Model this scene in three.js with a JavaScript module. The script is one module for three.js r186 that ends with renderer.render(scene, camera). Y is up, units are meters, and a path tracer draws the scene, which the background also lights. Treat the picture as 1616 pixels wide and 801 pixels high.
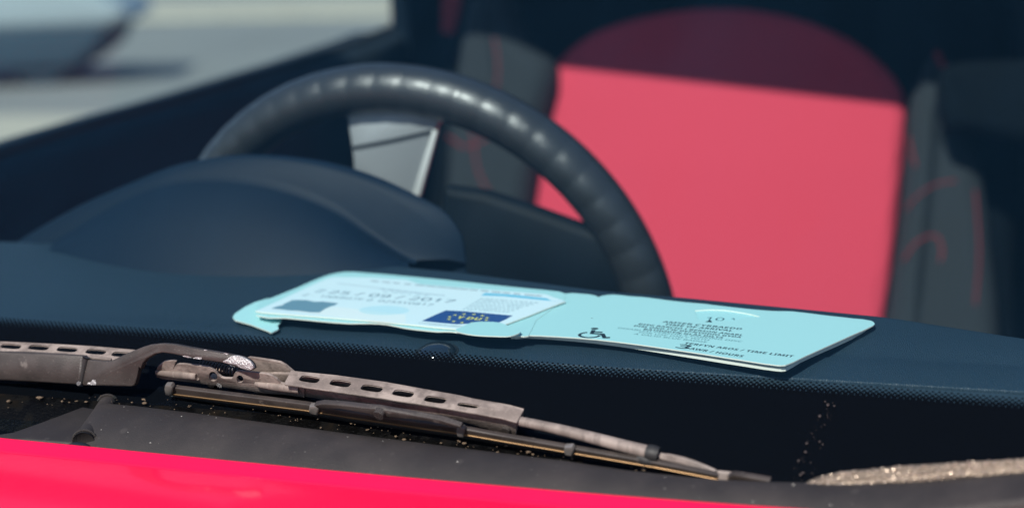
import * as THREE from 'three';
import { mergeGeometries, mergeVertices, toCreasedNormals } from 'three/addons/utils/BufferGeometryUtils.js';

// ---------------------------------------------------------------- camera, sky, sun, exposure
const W = 1616, H = 801, F = 2530;                       // the photograph's pixels and its focal length in them
const scene = new THREE.Scene();
const camera = new THREE.PerspectiveCamera(2 * Math.atan(H / 2 / F) * 180 / Math.PI, W / H, 0.05, 900);
camera.position.set(0.2, 1.15, 0.75);
const YAW = 20 * Math.PI / 180, PITCH = -11 * Math.PI / 180;
const look = new THREE.Vector3(-Math.sin(YAW) * Math.cos(PITCH), Math.sin(PITCH), -Math.cos(YAW) * Math.cos(PITCH));
camera.lookAt(camera.position.clone().add(look));
camera.rotateZ(-2 * Math.PI / 180);
camera.focus = 0.722; camera.userData.fStop = 5.2;
camera.updateMatrixWorld();

const SUN = new THREE.Vector3(-0.08, 0.68, 0.72).normalize();
const skyTex = (() => {                                  // clear air: deep blue overhead, paler towards the horizon and round the sun
  const w = 256, h = 128, d = new Float32Array(w * h * 4), v = new THREE.Vector3();
  for (let j = 0; j < h; j++) for (let i = 0; i < w; i++) {
    const el = ((j + 0.5) / h - 0.5) * Math.PI, az = ((i + 0.5) / w - 0.5) * 2 * Math.PI;
    v.set(Math.cos(az) * Math.cos(el), Math.sin(el), Math.sin(az) * Math.cos(el));
    const m = Math.pow(1 - Math.max(0, v.y), 3.2), c = Math.max(0, v.dot(SUN)), glow = 0.55 * Math.pow(c, 8) + 0.25 * Math.pow(c, 2);
    const k = (j * w + i) * 4;
    d[k] = 0.045 + 0.34 * m + 0.36 * glow; d[k + 1] = 0.11 + 0.37 * m + 0.36 * glow; d[k + 2] = 0.27 + 0.35 * m + 0.33 * glow; d[k + 3] = 1;
    if (v.y < 0) { d[k] = 0.3; d[k + 1] = 0.3; d[k + 2] = 0.29; }
  }
  const t = new THREE.DataTexture(d, w, h, THREE.RGBAFormat, THREE.FloatType);
  t.mapping = THREE.EquirectangularReflectionMapping; t.magFilter = THREE.LinearFilter; t.needsUpdate = true;
  return t;
})();
scene.background = skyTex; scene.environment = skyTex;
const sun = new THREE.DirectionalLight(new THREE.Color(1, 0.955, 0.88), 4.2);
sun.position.copy(SUN).multiplyScalar(8).add(new THREE.Vector3(0.1, 0.95, -0.3)); sun.target.position.set(0.1, 0.95, -0.3);
sun.castShadow = true; sun.shadow.mapSize.set(4096, 4096); sun.shadow.bias = -0.0004;
Object.assign(sun.shadow.camera, { left: -3, right: 3, top: 3, bottom: -3, near: 0.5, far: 20 });
scene.add(sun, sun.target);
const renderer = new THREE.WebGLRenderer({ antialias: true });
renderer.toneMapping = THREE.LinearToneMapping; renderer.toneMappingExposure = 1.25; renderer.shadowMap.enabled = true;

// ---------------------------------------------------------------- helpers
let seed = 7; const rnd = () => { seed = (seed * 1664525 + 1013904223) >>> 0; return seed / 4294967296; };
const V = (x, y, z) => new THREE.Vector3(x, y, z), rad = (a) => a * Math.PI / 180;
const eye = camera.position.clone(), ax = V(), ay = V(), az = V(); camera.matrixWorld.extractBasis(ax, ay, az);
const ray = (x, y) => az.clone().multiplyScalar(-1).addScaledVector(ax, (x - W / 2) / F).addScaledVector(ay, -(y - H / 2) / F);
const at = (x, y, d) => eye.clone().addScaledVector(ray(x, y), d);          // the point seen at that pixel, d metres deep
function plane(o, n, right = V(1, 0, 0)) {                                  // a plane with its own two axes
  n = n.clone().normalize(); const e1 = right.clone().addScaledVector(n, -right.dot(n)).normalize();
  return { o: o.clone(), n, e1, e2: n.clone().cross(e1) };
}
const shifted = (p, h) => ({ ...p, o: p.o.clone().addScaledVector(p.n, h) });
const hit = (x, y, p) => { const r = ray(x, y); return eye.clone().addScaledVector(r, p.o.clone().sub(eye).dot(p.n) / r.dot(p.n)); };
const flat = (q, p) => { const d = q.clone().sub(p.o); return new THREE.Vector2(d.dot(p.e1), d.dot(p.e2)); };
const on = (x, y, p) => flat(hit(x, y, p), p);
const spline2 = (pts, closed = true, n = 5) => new THREE.CatmullRomCurve3(pts.map((q) => V(q[0], q[1], 0)), closed, 'centripetal').getPoints(pts.length * n).slice(0, closed ? -1 : undefined).map((q) => [q.x, q.y]);
function ext(px, p, depth, { bevel = 0, holes = [], curve = 0, seg = 2, local = false } = {}) {   // an outline on a plane, given thickness behind it
  const f = (list) => (curve ? spline2(list, true, curve) : list).map((q) => local ? new THREE.Vector2(q[0], q[1]) : on(q[0], q[1], p));
  const s = new THREE.Shape(f(px));
  for (const h of holes) s.holes.push(new THREE.Path(h.map((q) => local ? new THREE.Vector2(q[0], q[1]) : on(q[0], q[1], p))));
  const g = new THREE.ExtrudeGeometry(s, { depth: Math.max(1e-5, depth - 2 * bevel), bevelEnabled: bevel > 0, bevelSize: bevel, bevelThickness: bevel, bevelOffset: -bevel, bevelSegments: seg, curveSegments: 8 });
  g.translate(0, 0, -depth + bevel);
  g.applyMatrix4(new THREE.Matrix4().makeBasis(p.e1, p.e2, p.n).setPosition(p.o));
  return g;
}
const crease = (g, a = 35) => toCreasedNormals(g, rad(a));
const slot = (x, y, a, b, sx, sy, n = 10) => {                              // a long hole: half length a along (sx, sy), half height b
  const out = [], l = Math.hypot(sx, sy);
  for (let k = 0; k < 2 * n; k++) {
    const t = (k / n) * Math.PI, c = Math.cos(t), s = Math.sin(t), u = Math.sign(c) * Math.pow(Math.abs(c), 0.55) * a, v = Math.sign(s) * Math.pow(Math.abs(s), 0.55) * b;
    out.push([x + u * sx / l - 0.9 * v * 0.9, y + u * sy / l + v]);
  }
  return out;
};
function sweep(pts, radii, sides = 12, squash = [1, 1], upv = V(0, 1, 0)) {  // a tapering tube
  const curve = new THREE.CatmullRomCurve3(pts, false, 'centripetal'), n = pts.length * 5, pos = [], idx = [];
  for (let i = 0; i <= n; i++) {
    const t = i / n, c = curve.getPoint(t), d = curve.getTangent(t), s = upv.clone().cross(d).normalize(), u = d.clone().cross(s);
    const k = t * (radii.length - 1), a = Math.floor(Math.min(k, radii.length - 1.0001)), r = radii[a] + (radii[a + 1] - radii[a]) * (k - a);
    for (let j = 0; j < sides; j++) { const q = j / sides * 2 * Math.PI, o = c.clone().addScaledVector(s, Math.cos(q) * r * squash[0]).addScaledVector(u, Math.sin(q) * r * squash[1]); pos.push(o.x, o.y, o.z); }
  }
  for (let i = 0; i < n; i++) for (let j = 0; j < sides; j++) { const a = i * sides + j, b = i * sides + (j + 1) % sides; idx.push(a, a + sides, b, b, a + sides, b + sides); }
  for (const i of [0, n]) { const c = curve.getPoint(i / n), k = pos.length / 3; pos.push(c.x, c.y, c.z); for (let j = 0; j < sides; j++) i ? idx.push(k, i * sides + j, i * sides + (j + 1) % sides) : idx.push(k, (j + 1) % sides, j); }
  const g = new THREE.BufferGeometry(); g.setAttribute('position', new THREE.Float32BufferAttribute(pos, 3)); g.setIndex(idx);
  g.setAttribute('uv', new THREE.Float32BufferAttribute(pos.flatMap((_, i) => i % 3 ? [] : [pos[i], pos[i + 2]]), 2));
  g.computeVertexNormals(); return g;
}
function loft(rows, uv) {                                                    // a skin through rows of points
  const m = rows[0].length, pos = [], idx = [], t = [];
  rows.forEach((r, i) => r.forEach((q, j) => { pos.push(q.x, q.y, q.z); t.push(...(uv ? uv(q, i, j) : [q.x, q.z])); }));
  for (let i = 0; i + 1 < rows.length; i++) for (let j = 0; j + 1 < m; j++) { const a = i * m + j; idx.push(a, a + m, a + 1, a + 1, a + m, a + m + 1); }
  const g = new THREE.BufferGeometry(); g.setAttribute('position', new THREE.Float32BufferAttribute(pos, 3)); g.setAttribute('uv', new THREE.Float32BufferAttribute(t, 2)); g.setIndex(idx);
  g.computeVertexNormals(); return g;
}
function box(x0, x1, y0, y1, z0, z1) { const g = new THREE.BoxGeometry(x1 - x0, y1 - y0, z1 - z0); g.translate((x0 + x1) / 2, (y0 + y1) / 2, (z0 + z1) / 2); return g; }
const plain = (list) => mergeGeometries(list.map((g) => { const q = g.index ? g.toNonIndexed() : g.clone(); for (const k of Object.keys(q.attributes)) if (!['position', 'normal', 'uv'].includes(k)) q.deleteAttribute(k); q.clearGroups(); return q; }));

const used = {};
const numbered = (n) => { used[n] = (used[n] ?? -1) + 1; return used[n] ? n + '_' + String(used[n]).padStart(3, '0') : n; };
function thing(name, label, category, base, group) {
  const o = new THREE.Group(); o.name = numbered(name); o.position.copy(base); o.userData = { label, category }; if (group) o.userData.group = group;
  scene.add(o); return o;
}
function part(name, geo, mat, parent, label) {                               // geometry in world places; parents are only ever moved, never turned
  const g = Array.isArray(geo) ? plain(geo) : geo, m = new THREE.Mesh(g, mat), w = V(); parent.updateWorldMatrix(true, false); parent.getWorldPosition(w);
  g.translate(-w.x, -w.y, -w.z); m.name = name; m.castShadow = m.receiveShadow = true; if (label) m.userData.label = label; parent.add(m); return m;
}
function ground(name, geo, mat) { const m = new THREE.Mesh(geo, mat); m.name = name; m.receiveShadow = m.castShadow = true; m.userData.kind = 'structure'; scene.add(m); return m; }

// ---------------------------------------------------------------- procedural textures (what surfaces are made of)
const hash = (x, y, s) => { let h = (x * 374761393 + y * 668265263 + s * 1442695041) | 0; h = Math.imul(h ^ (h >>> 13), 1274126177); return ((h ^ (h >>> 16)) >>> 0) / 4294967296; };
function vnoise(x, y, per, s) {
  const i = Math.floor(x), j = Math.floor(y), f = x - i, g = y - j, u = f * f * (3 - 2 * f), v = g * g * (3 - 2 * g), m = (a) => ((a % per) + per) % per;
  const a = hash(m(i), m(j), s), b = hash(m(i + 1), m(j), s), c = hash(m(i), m(j + 1), s), d = hash(m(i + 1), m(j + 1), s);
  return a + (b - a) * u + (c - a) * v + (a - b - c + d) * u * v;
}
const fbm = (x, y, per, s, oct = 4) => { let t = 0, a = 0.5, n = 0; for (let k = 0; k < oct; k++) { t += a * vnoise(x * (1 << k), y * (1 << k), per << k, s + k); n += a; a *= 0.55; } return t / n; };
function tex(n, metres, fn, color = false) {                                 // a tile of n pixels that measures so many metres
  const d = new Uint8Array(n * n * 4);
  for (let j = 0; j < n; j++) for (let i = 0; i < n; i++) { const c = fn(i / n, j / n), k = (j * n + i) * 4; d[k] = 255 * (c[0] ?? c); d[k + 1] = 255 * (c[1] ?? c); d[k + 2] = 255 * (c[2] ?? c); d[k + 3] = 255; }
  const t = new THREE.DataTexture(d, n, n); t.wrapS = t.wrapT = THREE.RepeatWrapping; t.magFilter = THREE.LinearFilter; t.minFilter = THREE.LinearMipmapLinearFilter;
  if (color) t.colorSpace = THREE.SRGBColorSpace; t.repeat.set(1 / metres, 1 / metres); t.needsUpdate = true; return t;
}
const clamp = (x, a = 0, b = 1) => Math.min(b, Math.max(a, x)), mixc = (a, b, t) => a.map((x, i) => x + (b[i] - x) * t), step = (a, b, x) => { const t = clamp((x - a) / (b - a)); return t * t * (3 - 2 * t); };
const leather = tex(512, 0.03, (u, v) => {                                   // pebbled grain of moulded dashboard skin
  let best = 9, next = 9; const n = 30, x = u * n, y = v * n;
  for (let a = -1; a < 2; a++) for (let b = -1; b < 2; b++) { const i = Math.floor(x) + a, j = Math.floor(y) + b, p = ((i % n) + n) % n, q = ((j % n) + n) % n, d = Math.hypot(i + hash(p, q, 3) - x, j + hash(p, q, 4) - y); if (d < best) { next = best; best = d; } else if (d < next) next = d; }
  return clamp((next - best) * 1.6);
});
const fine = tex(256, 0.012, (u, v) => fbm(u * 48, v * 48, 48, 11, 2));
const weave = tex(256, 0.012, (u, v) => 0.5 + 0.25 * Math.sin(u * 2 * Math.PI * 8) * Math.sin(v * 2 * Math.PI * 8) + 0.25 * (hash(Math.floor(u * 256), Math.floor(v * 256), 9) - 0.5));
const speck = (s, den, size, u, v, n = 40) => { let m = 0; const x = u * n, y = v * n; for (let a = -1; a < 2; a++) for (let b = -1; b < 2; b++) { const i = Math.floor(x) + a, j = Math.floor(y) + b, p = ((i % n) + n) % n, q = ((j % n) + n) % n; if (hash(p, q, s) < den) { const r = size * (0.3 + hash(p, q, s + 1)), d = Math.hypot(i + hash(p, q, s + 2) - x, j + hash(p, q, s + 3) - y); m = Math.max(m, step(r, r * 0.5, d)); } } return m; };
const wornPaint = tex(1024, 0.09, (u, v) => {                                // sun-bleached wiper paint: grey bloom, darker blotches, dust specks
  const a = fbm(u * 9, v * 9, 9, 21, 5), b = fbm(u * 30, v * 30, 30, 31, 4), s = speck(51, 0.3, 0.22, u, v, 60), k = speck(61, 0.16, 0.3, u, v, 24);
  let c = mixc([0.44, 0.395, 0.37], [0.59, 0.535, 0.505], step(0.3, 0.7, a)); c = mixc(c, [0.37, 0.33, 0.31], 0.5 * step(0.5, 0.78, b)); c = mixc(c, [0.36, 0.325, 0.31], k * 0.2); return mixc(c, [0.7, 0.65, 0.61], s * 0.3);
}, true);
const darkPaint = tex(1024, 0.09, (u, v) => {
  const a = fbm(u * 8, v * 8, 8, 71, 5), s = speck(81, 0.35, 0.2, u, v, 44), k = speck(91, 0.1, 0.42, u, v, 15) * step(0.35, 0.7, fbm(u * 40, v * 40, 40, 95, 3));
  let c = mixc([0.21, 0.187, 0.178], [0.265, 0.238, 0.228], step(0.3, 0.7, a)); c = mixc(c, [0.42, 0.39, 0.37], s * 0.4); return mixc(c, [0.46, 0.43, 0.41], k * 0.7);
}, true);
const cowlTex = tex(1024, 0.16, (u, v) => {
  const a = fbm(u * 7, v * 7, 7, 101, 5), s = speck(111, 0.25, 0.14, u, v, 60), k = speck(121, 0.06, 0.3, u, v, 26);
  let c = mixc([0.165, 0.148, 0.145], [0.215, 0.193, 0.186], step(0.3, 0.7, a)); c = mixc(c, [0.38, 0.36, 0.35], s * 0.4); return mixc(c, [0.27, 0.25, 0.24], k * 0.5);
}, true);
const dirtTex = tex(1024, 0.12, (u, v) => { const a = fbm(u * 14, v * 14, 14, 131, 5), s = speck(141, 0.12, 0.2, u, v, 70); return mixc(mixc([0.012, 0.012, 0.014], [0.10, 0.078, 0.055], step(0.56, 0.85, a)), [0.2, 0.16, 0.12], s * 0.6); }, true);
const dirtRough = tex(512, 0.12, (u, v) => clamp(0.4 + 0.55 * step(0.45, 0.75, fbm(u * 14, v * 14, 14, 131, 5))));
const gritBump = tex(512, 0.03, (u, v) => fbm(u * 40, v * 40, 40, 151, 3));
const asphalt = tex(1024, 6, (u, v) => { const a = fbm(u * 5, v * 5, 5, 161, 4), b = hash(Math.floor(u * 1024), Math.floor(v * 1024), 5); return mixc([0.45, 0.45, 0.44], [0.56, 0.56, 0.54], clamp(a * 0.7 + b * 0.3)); }, true);
const paving = tex(1024, 4, (u, v) => { const a = fbm(u * 6, v * 6, 6, 171, 4); return mixc([0.62, 0.59, 0.53], [0.75, 0.72, 0.65], a); }, true);
const skid = tex(512, 0.2, (u, v) => fbm(u * 10, v * 10, 10, 181, 4));

const std = (o) => new THREE.MeshStandardMaterial(o), phy = (o) => new THREE.MeshPhysicalMaterial(o);
const lin = (r, g, b) => new THREE.Color().setRGB(r, g, b);
const M = {
  paint: phy({ name: 'red_paint', color: lin(0.93, 0.003, 0.06), roughness: 0.42, clearcoat: 0.55, clearcoatRoughness: 0.08, bumpMap: skid, bumpScale: 0.0005, specularIntensity: 0.4 }),
  cowl: std({ name: 'cowl_plastic', map: cowlTex, roughness: 0.62, bumpMap: fine, bumpScale: 0.00012 }),
  rubber: std({ name: 'rubber', color: lin(0.022, 0.021, 0.021), roughness: 0.55, bumpMap: fine, bumpScale: 0.0001 }),
  trough: phy({ name: 'dirty_black', map: dirtTex, color: lin(0.7, 0.7, 0.7), specularIntensity: 0.25, roughnessMap: dirtRough, roughness: 1, bumpMap: gritBump, bumpScale: 0.00025 }),
  worn: std({ name: 'bleached_paint', map: wornPaint, roughness: 0.6, bumpMap: gritBump, bumpScale: 0.00012 }),
  dark: std({ name: 'dark_paint', map: darkPaint, roughness: 0.5, bumpMap: fine, bumpScale: 0.0001 }),
  bare: std({ name: 'bare_metal', color: lin(0.46, 0.44, 0.44), metalness: 0.5, roughness: 0.45, bumpMap: gritBump, bumpScale: 0.0007 }),
  brass: std({ name: 'bronze_strip', color: lin(0.32, 0.2, 0.105), metalness: 1, roughness: 0.45 }),
  steel: std({ name: 'steel', color: lin(0.3, 0.27, 0.25), metalness: 0.6, roughness: 0.4 }),
  blade: std({ name: 'blade_rubber', map: darkPaint, color: lin(0.9, 0.86, 0.82), roughness: 0.5 }),
  frit: phy({ name: 'black_frit', color: lin(0.002, 0.0025, 0.004), roughness: 0.5, specularIntensity: 0.1 }),
  glass: phy({ name: 'windscreen_glass', color: lin(0.86, 0.93, 0.94), transmission: 1, thickness: 0, roughness: 0, ior: 1.5, specularIntensity: 0.09 }),
  side: phy({ name: 'side_glass', color: lin(0.82, 0.92, 0.92), transmission: 1, thickness: 0, roughness: 0, ior: 1.5, specularIntensity: 0.2 }),
  dash: std({ name: 'dash_skin', color: lin(0.010, 0.028, 0.045), roughness: 0.55, bumpMap: leather, bumpScale: 0.00022 }),
  hood: phy({ name: 'hood_skin', color: lin(0.0025, 0.011, 0.024), roughness: 0.6, specularIntensity: 0.4, bumpMap: leather, bumpScale: 0.00004 }),
  trim: std({ name: 'dash_trim', color: lin(0.03, 0.06, 0.085), roughness: 0.6, bumpMap: leather, bumpScale: 0.0002 }),
  smooth: std({ name: 'smooth_black', color: lin(0.012, 0.016, 0.02), roughness: 0.45 }),
  wheel: phy({ name: 'wheel_leather', color: lin(0.026, 0.029, 0.032), roughness: 0.3, clearcoat: 0.4, clearcoatRoughness: 0.28, bumpMap: leather, bumpScale: 0.00008 }),
  shell: phy({ name: 'wheel_shell', color: lin(0.004, 0.008, 0.012), roughness: 0.65, specularIntensity: 0.35 }),
  silver: std({ name: 'silver_plastic', color: lin(0.34, 0.35, 0.36), roughness: 0.45, metalness: 0.2 }),
  red: std({ name: 'red_fabric', color: lin(0.64, 0.05, 0.09), roughness: 0.95, bumpMap: weave, bumpScale: 0.0006 }),
  cloth: std({ name: 'dark_fabric', color: lin(0.018, 0.024, 0.029), roughness: 0.9, bumpMap: weave, bumpScale: 0.0006 }),
  black: phy({ name: 'black_fabric', color: lin(0.003, 0.005, 0.007), roughness: 0.95, specularIntensity: 0.15 }),
  thread: std({ name: 'red_thread', color: lin(0.24, 0.014, 0.022), roughness: 0.8 }),
  card: std({ name: 'card_edge', color: lin(0.82, 0.80, 0.70), roughness: 0.7 }),
  liner: std({ name: 'headliner', color: lin(0.03, 0.032, 0.036), roughness: 0.95 }),
};

// ---------------------------------------------------------------- where things stand
const N = V(0, Math.cos(rad(30)), Math.sin(rad(30)));                        // out of the windscreen
const G = plane(at(808, 580, 0.715), N);                                     // the windscreen
const B = at(880, 500, 0.80), tilt = (s) => V(0, Math.cos(rad(s)), Math.sin(rad(s)));
const D = plane(B, tilt(9));                                                 // top of the dashboard
const dashY = (z) => B.y - Math.tan(rad(9)) * (z - B.z);
const glassPt = (x, s) => V(x, 0, 0).add(V(0, G.o.y, G.o.z)).addScaledVector(V(0, 0.5, -0.8660254), s);   // x across, s metres up the pane

const SEAT = plane(at(1130, 300, 1.72), V(0, 0.3, 1));                       // front of the seat back
// the roof's front edge, where it throws the upper shade on the seat back; bowed forward in the middle
const edge = [[870, 95], [1000, 109], [1150, 126], [1300, 143], [1422, 157]].map((q) => { const s = hit(...q, shifted(SEAT, 0.006)), t = G.o.clone().sub(s).dot(G.n) / SUN.dot(G.n); return s.addScaledVector(SUN, t); });
const e0 = edge[0], e4 = edge[4], slope = (e4.z - e0.z) / (e4.x - e0.x), zAt = (x) => { const xm = Math.min(x, 0.32); return e0.z + slope * (xm - e0.x) - (x > 0.32 ? slope * (x - 0.32) : 0); };

const car = thing('car', 'bright red car with black dashboard and red driver seat, filling the photo', 'car', V(0.15, 0, -0.2));

// ---- cowl and bonnet
const rearPx = [[165, 637], [220, 642], [325, 655], [400, 665.5], [563, 688], [726, 709.5], [900, 732], [1000, 748.7], [1093, 760], [1158, 765], [1223, 767], [1300, 768], [1363, 765], [1460, 755], [1616, 742], [1760, 729]];
const ZB = 0.186, bonnetPlane = plane(V(0, 0, ZB), V(0, 0, 1)), cowlFront = plane(V(0, 0, 0.181), V(0, 0, 1));
const bonnetPx = [[-160, 671], [0, 689], [150, 703], [338, 721.6], [500, 737.5], [726, 758], [900, 773], [1000, 781], [1185, 795], [1278, 801], [1450, 813], [1616, 824], [1800, 836]];
const interp = (list, x) => { let k = 0; while (k < list.length - 2 && list[k + 1][0] < x) k++; const [a, b] = [list[k], list[k + 1]]; return a[1] + (b[1] - a[1]) * (x - a[0]) / (b[0] - a[0]); };
{
  const rowsC = [], G2 = shifted(G, 0.004);
  const xs = []; for (let x = 165; x <= 1760; x += 11) xs.push(x);
  const frontLine = [...bonnetPx.slice(0, 8), [1185, 797], [1300, 803], [1430, 800], [1616, 775], [1800, 750]];
  const fr = (x) => { const q = hit(x - 45, interp(frontLine, x - 45), cowlFront); q.y -= 0.0015; return q; };
  part('scuttle_tray', box(-0.6, 0.9, 0.85, 0.9, 0.12, 0.22), M.smooth, car);
  for (let k = 0; k <= 10; k++) {
    const t = k / 10;
    rowsC.push(xs.map((x) => { const a = hit(x, interp(rearPx, x), G2), b = fr(x), q = a.clone().lerp(b, t); q.y += 0.0045 * Math.sin(Math.PI * Math.pow(t, 0.75)) - 0.004 * Math.pow(t, 6); return q; }));
  }
  rowsC.unshift(rowsC[0].map((q) => q.clone().add(V(0, -0.012, -0.001))));
  rowsC.push(rowsC[rowsC.length - 1].map((q) => q.clone().add(V(0, -0.02, 0.001))));
  const cowl = part('cowl_panel', loft(rowsC), M.cowl, car, 'dull dark grey plastic scuttle panel below the windscreen');
  // left end of the cowl: a lower tongue under the bonnet edge, and the round joint between
  const CP = plane(hit(150, 680, plane(V(0, 0.9405, 0), V(0, 1, 0))), V(0.05, 1, 0.05));
  part('cowl_end', crease(ext([[-60, 694], [-40, 690], [20, 681], [60, 667], [130, 641], [140, 643], [152, 645], [170, 640], [150, 685], [118, 699], [40, 693]], CP, 0.006, { bevel: 0.0012, seg: 3 })), M.cowl, cowl);
  const jp = shifted(CP, -0.0004);
  part('joint_bead', sweep([hit(171, 637, jp), hit(160, 655, jp), hit(146, 676, jp), hit(131, 699, jp)], [0.0046, 0.0046, 0.0048, 0.005], 20), M.cowl, cowl);
  part('bead_lip', [[170, 638.5, 0.005], [133, 696, 0.0053]].map(([x, y, r]) => { const c = hit(x, y, jp), d = hit(131, 699, jp).sub(hit(171, 637, jp)).normalize(); const g = new THREE.TorusGeometry(r, 0.0006, 8, 28); g.applyQuaternion(new THREE.Quaternion().setFromUnitVectors(V(0, 0, 1), d)); g.translate(c.x, c.y, c.z); return g; }), M.cowl, cowl);
  const hole = hit(127, 703, jp); const hg = new THREE.SphereGeometry(0.0052, 20, 12); hg.scale(1.25, 0.6, 0.8); hg.translate(hole.x, hole.y - 0.001, hole.z + 0.002);
  part('joint_socket', hg, M.smooth, cowl);
  // the dirty trough between cowl and glass
  const tr = []; for (const [s, h] of [[-0.038, 0.0003], [-0.05, 0.0006], [-0.075, -0.004], [-0.11, -0.02]]) tr.push(Array.from({ length: 60 }, (_, i) => glassPt(-0.6 + i * 0.0103, s - Math.max(0, i - 44) * 0.0008).addScaledVector(N, h)));
  part('drain_trough', loft(tr), M.trough, cowl, 'black drain channel with grit and leaf crumbs');
  // grit and crumbs lying in the channel
  const crumbs = [];
  for (let k = 0; k < 110; k++) {
    const x = 0 + rnd() * 1150, y = interp([[0, 640], [165, 628], [400, 655], [726, 700], [1000, 744], [1160, 765]], x) + (rnd() - 0.6) * 16, p = hit(x, y, shifted(G, 0.002)), r = 0.00018 + 0.0006 * Math.pow(rnd(), 5);
    const g = new THREE.IcosahedronGeometry(r, 0); g.scale(1 + rnd() * 1.6, 0.6 + rnd() * 0.5, 0.8 + rnd()); g.rotateY(rnd() * 6); g.translate(p.x, p.y, p.z); crumbs.push(g);
  }
  const cr = part('leaf_crumb', crumbs, std({ name: 'crumbs', color: lin(0.16, 0.11, 0.07), roughness: 0.8 }), cowl); cr.userData.kind = 'stuff';
  // pale specks on the cowl
  const sp = [];
  for (let k = 0; k < 34; k++) { const i = Math.floor(rnd() * (xs.length - 25)), j = 2 + Math.floor(rnd() * 8), q = rowsC[j][i], g = new THREE.IcosahedronGeometry(0.00012 + 0.0004 * Math.pow(rnd(), 4), 0); g.scale(1.4, 0.5, 1); g.translate(q.x + (rnd() - 0.5) * 0.003, q.y, q.z); sp.push(g); }
  const dust = part('dust_speck', sp, std({ name: 'dust', color: lin(0.5, 0.47, 0.43), roughness: 0.9 }), cowl); dust.userData.kind = 'stuff';

  // bonnet: rolled rear edge, then the skin going forward
  const bx = []; for (let x = -160; x <= 1800; x += 20) bx.push(hit(x, interp(bonnetPx, x), bonnetPlane));
  const xa = bx.map((q) => [q.x, q.y]); xa.unshift([-0.62, xa[0][1] - 0.002]); xa.push([0.92, xa[xa.length - 1][1] - 0.004]);
  const prof = []; for (let k = 0; k <= 8; k++) { const a = rad(200 - 145 * k / 8); prof.push([0.002 + 0.002 * Math.cos(a), -0.002 + 0.002 * Math.sin(a)]); }
  const skin = [[0.0012, -0.03], ...prof, [0.0072, -0.0029], [0.0085, -0.0034], [0.0105, -0.0036], [0.02, -0.0036], [0.04, -0.0036], [0.08, -0.005], [0.15, -0.01], [0.3, -0.028], [0.5, -0.07], [0.66, -0.16], [0.7, -0.3]];
  const nx = 90, rows = skin.map(([dz, dy]) => Array.from({ length: nx + 1 }, (_, i) => { const x = -0.62 + 1.54 * i / nx, e = x < xa[1][0] || x > xa[xa.length - 2][0] ? interp(xa, x) : interp(xa, x); return V(x, e + dy, ZB + dz - 0.05 * Math.pow(Math.max(0, Math.abs(x - 0.15) - 0.3), 2)); }));
  part('bonnet', loft(rows), M.paint, car, 'glossy bright red bonnet with a rolled rear edge');
  // sparkling grit-covered pad at the right end of the cowl
  const PP = plane(hit(1450, 745, shifted(G, 0.017)), V(-0.1, 0.75, 0.6).normalize());
  const pad = ext([[1264, 768], [1284, 752], [1324, 741], [1363, 737], [1428, 731], [1526, 725], [1616, 720], [1700, 714], [1700, 735], [1616, 743], [1526, 750], [1460, 757], [1400, 763], [1340, 768], [1298, 771]], PP, 0.008, { bevel: 0.0022, curve: 5, seg: 6 });
  const pd = part('foam_pad', crease(pad, 60), std({ name: 'gritty_foam', color: lin(0.34, 0.265, 0.2), roughness: 0.42, metalness: 0.45, bumpMap: tex(512, 0.024, (u, v) => Math.max(fbm(u * 48, v * 48, 48, 191, 2), speck(195, 0.5, 0.5, u, v, 44))), bumpScale: 0.0006 }), car, 'beige glittering gritty pad at the right end of the scuttle');
  {
    const top = [[1264, 768], [1284, 752], [1324, 741], [1363, 737], [1428, 731], [1526, 725], [1616, 720], [1700, 714]], bot = [[1264, 769], [1340, 767], [1460, 757], [1616, 743], [1700, 735]], gr = [];
    for (let n = 0; n < 900; n++) {
      const x = 1270 + 420 * rnd(), f = 0.1 + 0.85 * rnd(), y = interp(top, x) * (1 - f) + interp(bot, x) * f, q = hit(x, y, shifted(PP, 0.0001)), g = new THREE.IcosahedronGeometry(0.00016 + 0.0005 * Math.pow(rnd(), 2.5), 0);
      g.rotateX(rnd() * 6); g.rotateY(rnd() * 6); g.scale(1, 0.7, 1); g.translate(q.x, q.y, q.z); gr.push(g);
    }
    const grit = part('sparkling_grit', gr, std({ name: 'mica', color: lin(0.62, 0.5, 0.4), metalness: 0.7, roughness: 0.3, flatShading: true }), pd); grit.userData.kind = 'stuff';
  }
}

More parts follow.
